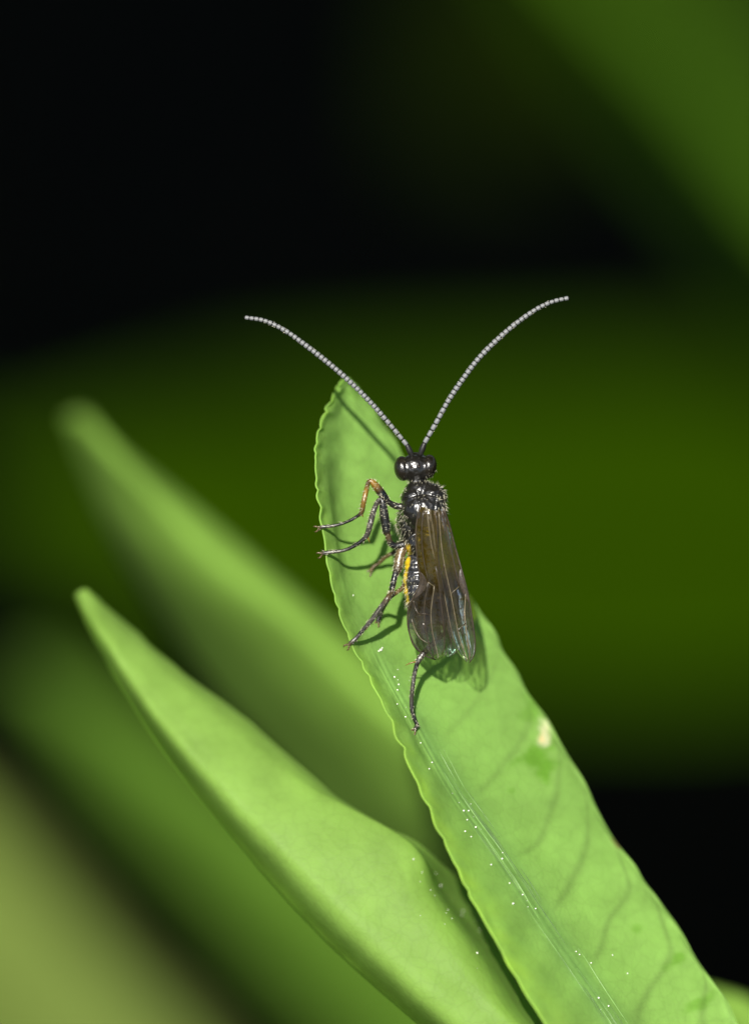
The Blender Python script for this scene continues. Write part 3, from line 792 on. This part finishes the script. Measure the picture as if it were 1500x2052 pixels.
# ---- legs
BLK = Vector((.011, .010, .008)); BRN = Vector((.07, .045, .018)); AMB = Vector((.20, .11, .012)); GRY = Vector((.045, .040, .032)); TAN = Vector((.11, .075, .03))
def leg(pts, seed, hair=130, spur=None, claws=True, label=None):
    """pts: (px, py, z, radius, colour)"""
    half = len(pts) // 2
    path = [W(p[0], p[1], max(p[2], leaf_z(p[0], p[1], -999) + p[3] * .75) if i >= half else p[2]) for i, p in enumerate(pts)]
    n_ = (len(path) - 1) * 8
    v, f, t = tube(path, [U(p[3]) for p in pts], 10, n=n_)
    m_ = mesh('leg', v, f)
    set_attr(m_, 'tint', [spline([p[4] for p in pts], x) for x in t])
    for c in m_.color_attributes['tint'].data:
        c.color = [max(q, .004) for q in c.color]
    o = link('leg', m_, M_LEG, wasp, label=label)
    hairs('leg_hair', m_, int(hair * 1.6), 3, 7.5, .55, (path[-1] - path[0]).normalized(), M_HAIR, o, seed, lift=.45)
    tg = (path[-1] - path[-2]).normalized(); e = path[-1]
    if claws:
        side = tg.cross(Vector((0, 0, 1))).normalized()
        for s in (-1, 1):
            a = [e - tg * U(2), e + tg * U(4) + side * s * U(3.8), e + tg * U(9) + side * s * U(5.5) + Vector((0, 0, U(1))), e + tg * U(12) + side * s * U(4) - Vector((0, 0, U(5)))]
            v, f, t = tube(a, [U(2.1), U(1.9), U(1.5), U(.5)], 6)
            m2 = mesh('claw', v, f); set_attr(m2, 'tint', [TAN * .9] * len(v)); link('claw', m2, M_LEG, o)
    if spur:
        a = [W(*q) for q in spur]
        v, f, t = tube(a, [U(1.8), U(1.5), U(.5)], 6)
        m2 = mesh('spur', v, f); set_attr(m2, 'tint', [AMB * .8] * len(v)); link('spur', m2, M_LEG, o)
    return o
def lz(x, y, up=4, d=0): return leaf_z(x, y, d) + up
z1 = max(lz(640 + 4 * k, 1058 - .3 * k, 6, -999) for k in range(12))
z2 = max(lz(646 + 4 * k, 1110 - .6 * k, 6, -999) for k in range(12))
z3 = max(lz(698 + 2 * k, 1292 - 2 * k, 6, -999) for k in range(10))
leg([(806, 1016, 4, 8, BLK), (790, 1013, 6, 6.5, BLK), (777, 1005, 12, 5.5, BLK), (773, 1000, 14, 7, BLK), (762, 986, 20, 8.5, BLK), (751, 972, 24, 7.5, AMB * .8), (744, 965, 26, 5.6, AMB),
     (738, 967, 26, 4.6, BRN), (733, 985, 22, 5.0, AMB), (728, 1008, z1 + 18, 5.2, AMB * .7), (724, 1027, z1 + 12, 4.6, BRN), (716, 1034, z1 + 8, 3.4, BLK), (701, 1043, z1 + 5, 3.2, BLK), (683, 1050, z1 + 2, 3.0, BLK), (664, 1054, z1, 3.3, GRY), (646, 1056, z1, 3.7, GRY), (639, 1058, z1 - 3, 3.2, TAN)],
    11, 110, spur=[(724, 1026, z1 + 12), (726, 1032, z1 + 12), (727, 1036, z1 + 11)], label='amber and black front leg')
leg([(808, 1092, 2, 9, BLK), (792, 1094, 6, 7, BLK), (782, 1088, 10, 6.2, BLK), (777, 1073, 14, 6.0, BRN), (774, 1064, 16, 8.2, BLK), (770, 1036, 20, 9.4, BLK), (767, 1012, 24, 7.8, BLK), (765, 1002, 26, 5.5, BLK),
     (758, 1003, 26, 4.6, GRY), (749, 1022, 22, 5.4, GRY), (742, 1048, z2 + 18, 6.0, GRY), (735, 1072, z2 + 12, 5.4, GRY), (724, 1084, z2 + 9, 4.0, BLK), (706, 1096, z2 + 5, 3.8, BLK), (688, 1103, z2 + 2, 3.5, GRY), (668, 1106, z2, 3.7, GRY), (650, 1108, z2 - 1, 4.0, GRY), (645, 1110, z2 - 3, 3.3, TAN)],
    12, 150, spur=[(735, 1073, z2 + 12), (738, 1080, z2 + 12), (740, 1087, z2 + 11)])
leg([(818, 1088, -4, 11, BLK), (808, 1096, -2, 11, BRN), (801, 1115, 2, 10, TAN), (797, 1138, 6, 9.5, BRN), (792, 1150, 8, 6.5, BLK), (788, 1166, 10, 6.2, BLK), (784, 1184, 12, 5.8, BLK), (778, 1196, z3 + 16, 5.4, BRN),
     (766, 1213, z3 + 13, 5.8, GRY), (750, 1235, z3 + 9, 5.4, GRY), (736, 1252, z3 + 5, 4.4, GRY), (724, 1266, z3 + 2, 4.0, BLK), (714, 1278, z3, 4.0, GRY), (705, 1286, z3, 4.4, GRY), (699, 1292, z3 - 3, 3.6, TAN)],
    13, 190, spur=[(738, 1250, z3 + 5), (735, 1257, z3 + 6), (734, 1262, z3 + 5)])
zf = lz(742, 1146, 3); zg = lz(758, 1243, 3); zh = lz(832, 1458, 4)
leg([(812, 1070, -40, 8, BLK), (808, 1088, -60, 7, BRN), (800, 1098, (zf - 60) / 2 - 20, 5, BRN), (786, 1108, zf + 16, 4.2, BRN), (770, 1118, zf + 8, 4.0, BRN), (760, 1128, zf + 3, 3.7, BRN), (750, 1134, zf + 1, 3.6, BRN), (742, 1144, zf, 3.8, TAN)], 14, 40)
leg([(818, 1120, -36, 8, BLK), (814, 1160, -30, 7, BRN), (806, 1178, -14, 4.6, BRN), (794, 1187, -6, 4.4, TAN), (781, 1197, 0, 4.4, BRN), (772, 1210, (zg) / 2, 4.2, BLK), (764, 1226, zg + 8, 4.2, BLK), (759, 1238, zg + 1, 5.2, BLK), (756, 1246, zg, 4.2, BLK)], 15, 60)
leg([(850, 1100, -30, 11, BLK), (862, 1150, -44, 10, BRN), (880, 1220, -44, 8, BLK), (886, 1262, -36, 6, BLK), (876, 1282, -20, 5.6, GRY), (860, 1296, -4, 5.8, GRY), (846, 1312, 4, 6.2, GRY), (838, 1324, 6, 5.6, GRY),
     (834, 1334, 5, 4.6, BLK), (829, 1356, 4, 4.4, GRY), (826, 1380, 3, 4.4, GRY), (824, 1402, zh + 6, 4.3, GRY), (825, 1424, zh + 4, 4.2, BLK), (831, 1443, zh + 2, 4.2, BLK), (835, 1454, zh + 1, 4.0, BLK), (830, 1462, zh - 1, 4.2, GRY)],
    16, 200, spur=[(838, 1325, 7), (824, 1328, 9), (812, 1333, 8)], label='hairy hind leg stretched down onto the leaf fold')

# ---- wings
def wing(name, cost, trail, zc, zt, parent, tintf, nu=40, nv=130, puff=4.0, seed=0):
    """cost / trail: matching edge polylines; zc, zt heights along them"""
    c = [Vector((a[0], a[1], z)) for a, z in zip(cost, zc)]; t = [Vector((a[0], a[1], z)) for a, z in zip(trail, zt)]
    def S(u, v):
        a = spline(c, v); b = spline(t, v)
        p = a.lerp(b, u)
        p.z += puff * math.sin(math.pi * u) + 3.4 * math.sin(u * 13 + seed + v * 2) * sstep(.2, .6, v) + 3.0 * noise.noise(Vector((u * 3, v * 6, seed)))
        return p
    vs, fs, tn = [], [], []
    for j in range(nv + 1):
        for i in range(nu + 1):
            p = S(i / nu, j / nv); vs.append(W(p.x, p.y, p.z)); tn.append(tintf(i / nu, j / nv))
    for j in range(nv):
        for i in range(nu):
            a = j * (nu + 1) + i; fs.append((a, a + nu + 1, a + nu + 2, a + 1))
    m_ = mesh(name, vs, fs); set_attr(m_, 'tint', tn)
    o = link(name, m_, M_WING, parent)
    return o, S
def vein(S, pts, rad, mat, parent, lift=.8, name='vein'):
    path = []
    pp = [Vector((a, b, 0)) for a, b in pts]
    n_ = max(6, (len(pp) - 1) * 6)
    for i in range(n_ + 1):
        q = spline(pp, i / n_); p = S(min(max(q.x, 0), 1), min(max(q.y, 0), 1)); path.append(W(p.x, p.y, p.z + lift))
    rr = [U(rad) * (.72 if mat is M_VEINP else 1) * (1 - .35 * i / n_) for i in range(n_ + 1)]
    v, f, t = tube(path, rr, 6, n=n_)
    return link(name, mesh(name, v, f), mat, parent)
def tintW(u, v):
    a = Vector((.50, .40, .06)); b = Vector((.17, .135, .07)); c = Vector((.80, .82, .70))
    t = a.lerp(b, sstep(.30, .46, v)).lerp(c, sstep(.54, .84, v))
    return t * max(.15, 1 + .5 * noise.noise(Vector((u * 6, v * 14, 1))) + .55 * noise.noise(Vector((u * 24, v * 60, 4))))
def tintH(u, v):
    return Vector((.66, .66, .58)).lerp(Vector((.8, .82, .76)), v)
# hind wings lie beneath
hl, Sh = wing('hindwing', [(850, 1040), (846, 1090), (846, 1140), (836, 1190), (819, 1240), (824, 1286), (842, 1308), (862, 1318)],
              [(848, 1040), (862, 1090), (872, 1140), (880, 1190), (888, 1240), (892, 1286), (886, 1310), (866, 1321)],
              [30, 28, 22, 16, 12, 8, 6, 5], [34, 32, 26, 20, 15, 10, 7, 5], wasp, tintH, seed=3)
for pts in ([(0, 0), (0, .3), (0, .6), (0, .85), (0, 1)], [(.3, .05), (.35, .5), (.3, .92)], [(.55, .05), (.62, .5), (.66, .95)], [(.3, .45), (.6, .52)]):
    vein(Sh, pts, 1.1, M_VEIN, hl)
hr, Sr = wing('hindwing', [(884, 1040), (896, 1090), (908, 1140), (920, 1190), (928, 1240), (926, 1280), (916, 1304), (900, 1316)],
              [(872, 1040), (868, 1090), (866, 1140), (866, 1190), (868, 1240), (874, 1280), (884, 1304), (896, 1317)],
              [26, 24, 20, 14, 10, 7, 5, 4], [30, 28, 24, 18, 13, 9, 6, 4], wasp, tintH, seed=5)
for pts in ([(0, 0), (0, .5), (0, 1)], [(.4, .05), (.45, .5), (.4, .94)], [(.7, .05), (.7, .6), (.75, .95)]):
    vein(Sr, pts, 1.1, M_VEIN, hr)
fr_, Sf = wing('forewing', [(888, 1018), (901, 1056), (912, 1098), (925, 1144), (937, 1190), (945, 1236), (951, 1282), (950, 1310), (940, 1328)],
               [(872, 1024), (868, 1060), (868, 1100), (872, 1144), (880, 1190), (890, 1236), (902, 1280), (916, 1308), (934, 1327)],
               [34, 26, 22, 20, 17, 14, 10, 8, 6], [44, 44, 40, 34, 28, 22, 16, 11, 7], wasp, tintW, seed=1)
vein(Sf, [(0, 0), (0, .25), (0, .5), (0, .75), (0, 1)], 2.0, M_VEIN, fr_)
vein(Sf, [(1, 0), (1, .25), (1, .5), (1, .75), (1, 1)], .8, M_VEIN, fr_)
vein(Sf, [(.25, .02), (.22, .25), (.25, .46)], 1.8, M_VEIN, fr_)
vein(Sf, [(.6, .02), (.62, .3), (.6, .5), (.62, .75), (.55, .97)], 1.5, M_VEINP, fr_)
vein(Sf, [(.85, .04), (.82, .4), (.88, .8)], 1.2, M_VEINP, fr_)
vein(Sf, [(.08, .5), (.25, .62), (.3, .78), (.25, .96)], 1.5, M_VEINP, fr_)
vein(Sf, [(.25, .46), (.6, .5)], 1.3, M_VEINP, fr_); vein(Sf, [(.28, .66), (.62, .7)], 1.1, M_VEIN, fr_); vein(Sf, [(.62, .34), (.82, .4)], 1.1, M_VEIN, fr_)
fl_, Sl = wing('forewing', [(842, 1014), (834, 1050), (833, 1090), (837, 1130), (842, 1165), (827, 1198), (817, 1225), (818, 1262), (831, 1294), (850, 1313), (872, 1322)],
               [(872, 1024), (876, 1060), (876, 1098), (880, 1136), (886, 1170), (893, 1204), (899, 1238), (902, 1268), (900, 1294), (890, 1312), (876, 1322)],
               [46, 42, 36, 30, 24, 20, 16, 13, 11, 9, 8], [48, 50, 46, 40, 34, 28, 23, 18, 14, 10, 8], wasp, tintW, seed=2, puff=5)
vein(Sl, [(0, 0), (0, .2), (0, .4), (0, .6), (0, .8), (0, 1)], 2.0, M_VEIN, fl_)
vein(Sl, [(1, 0), (1, .25), (1, .5), (1, .75), (1, 1)], .8, M_VEIN, fl_)
vein(Sl, [(.25, .02), (.28, .2), (.34, .40)], 1.7, M_VEIN, fl_)
vein(Sl, [(.45, .0), (.62, .12), (.82, .26)], 1.6, M_VEINP, fl_); vein(Sl, [(.62, .0), (.78, .10), (.92, .22)], 1.4, M_VEINP, fl_)
vein(Sl, [(.34, .40), (.40, .6), (.42, .8), (.30, .96)], 1.5, M_VEIN, fl_)
vein(Sl, [(.62, .42), (.56, .6), (.60, .8), (.72, .97)], 1.4, M_VEINP, fl_)
vein(Sl, [(.05, .52), (.24, .60), (.40, .60)], 1.5, M_VEIN, fl_); vein(Sl, [(.34, .40), (.62, .42)], 1.6, M_VEINP, fl_)
vein(Sl, [(.40, .60), (.56, .60)], 1.2, M_VEIN, fl_); vein(Sl, [(.10, .64), (.22, .74), (.40, .78)], 1.2, M_VEINP, fl_)
vein(Sl, [(.82, .3), (.85, .6), (.86, .9)], 1.1, M_VEIN, fl_)
# dark patches (stigma) on the leading edges
def stigma(S, u0, u1, v0, v1, parent):
    vs, fs = [], []
    n_ = 12
    for j in range(n_ + 1):
        v = v0 + (v1 - v0) * j / n_; wd = math.sin(math.pi * (j / n_) ** .8)
        for i in range(5):
            p = S(u0 + (u1 - u0) * wd * i / 4, v); vs.append(W(p.x, p.y, p.z + .9 + (1.2 * wd if 0 < i < 4 else 0)))
    for j in range(n_):
        for i in range(4):
            a = j * 5 + i; fs.append((a, a + 5, a + 6, a + 1))
    link('stigma', mesh('stigma', vs, fs), M_STIG, parent)
stigma(Sf, 0, .22, .36, .56, fr_); stigma(Sl, 0, .3, .34, .52, fl_)
# a droplet on the wing
d_ = Sl(.62, .60)
ellipsoid('droplet', 878, 1198, d_.z + 2.5, 3.2, 3.2, 2.4, M_DEW, fl_, 3)

# ------------------------------------------------------------------ grains and fibres lying on the leaves
def grains(name, spots, parent, tree, mat, lab):
    vs, fs = [], []
    for (x, y, r_, el) in spots:
        d = (P(x, y) - CAM).normalized(); h = tree.ray_cast(CAM, d)
        if h[0] is None: continue
        nn = h[1] if h[1].dot(d) < 0 else -h[1]
        s1 = nn.orthogonal().normalized(); s2 = nn.cross(s1); b = len(vs); R_ = U(r_)
        c = h[0] + nn * R_ * .5
        ring = []
        for k, (rr, hh) in enumerate(((.75, -.6), (1, .0), (.72, .6))):
            for i in range(8):
                a = math.pi * i / 4; vs.append(c + (s1 * math.cos(a) * el + s2 * math.sin(a)) * R_ * rr + nn * R_ * hh)
        vs.append(c + nn * R_ * .95)
        for k in range(2):
            for i in range(8):
                a = b + k * 8 + i; e = b + k * 8 + (i + 1) % 8; fs.append((a, e, e + 8, a + 8))
        for i in range(8): fs.append((b + 16 + i, b + 16 + (i + 1) % 8, b + 24))
    return link(name, mesh(name, vs, fs), mat, None, label=lab, cat='grains', kind='stuff')
evB = leafB.evaluated_get(bpy.context.evaluated_depsgraph_get()); eB = evB.to_mesh()
bvhB = BVHTree.FromPolygons([leafB.matrix_world @ v.co for v in eB.vertices], [tuple(p.vertices) for p in eB.polygons]); evB.to_mesh_clear()
r = random.Random(12)
sp = [(865, 1528, 2.4, 1), (859, 1541, 2.2, 1), (928, 1625, 3, 1), (938, 1625, 2.6, 1), (935, 1643, 2.4, 1), (952, 1658, 3, 1), (931, 1666, 2.4, 1), (943, 1677, 2.2, 1), (1005, 1721, 3, 1), (1006, 1709, 2, 1), (983, 1733, 2.6, 1),
      (1020, 1770, 2.4, 1), (1046, 1793, 2.4, 1), (1027, 1811, 3, 1.6), (1072, 1821, 2.4, 1), (1153, 1907, 2.4, 1), (1160, 1913, 2.2, 1), (1183, 1930, 2.4, 1), (1226, 1914, 2.2, 1), (1256, 1951, 2.2, 1), (1198, 2000, 3, 1), (1218, 2016, 2.6, 1),
      (812, 1437, 2.2, 1), (842, 1489, 2.2, 1), (762, 1303, 4, 1.4), (765, 1299, 2.6, 1), (758, 1305, 2.6, 1), (798, 1372, 2.6, 1), (796, 1383, 2.2, 1), (790, 1357, 2.2, 1.5), (795, 1411, 2.2, 1), (707, 1193, 2, 1)]
for k in range(14):
    t_ = r.random(); y = 1320 + t_ * 720; x = 764 + (y - 1318) * .64 + r.gauss(0, 26)
    sp.append((x, y, r.uniform(.8, 1.5), r.uniform(1, 1.6)))
sp = [(q[0], q[1], q[2] * .72, q[3]) for q in sp]
grains('pollen_grains', sp, None, bvh, M_DEW, 'tiny white grains sprinkled along the fold of the gripped leaf')
sp = [(q[0], q[1], q[2] * .7, q[3]) for q in [(828, 1722, 2.6, 1), (882, 1775, 2.4, 1), (946, 1797, 2.6, 1), (964, 1830, 2.4, 1), (926, 1826, 2.2, 1), (953, 1845, 2.2, 1), (925, 1757, 2, 1), (962, 1842, 2, 1), (955, 1910, 2.6, 1.4)]]
for k in range(16):
    t_ = r.random(); y = 1740 + t_ * 260; x = 845 + (y - 1740) * .62 + r.gauss(0, 34); sp.append((x, y, r.uniform(.6, 1.2), 1))
grains('pollen_grains', sp, None, bvhB, M_DEW, 'tiny pale grains on the shaded part of the narrow pointed leaf')
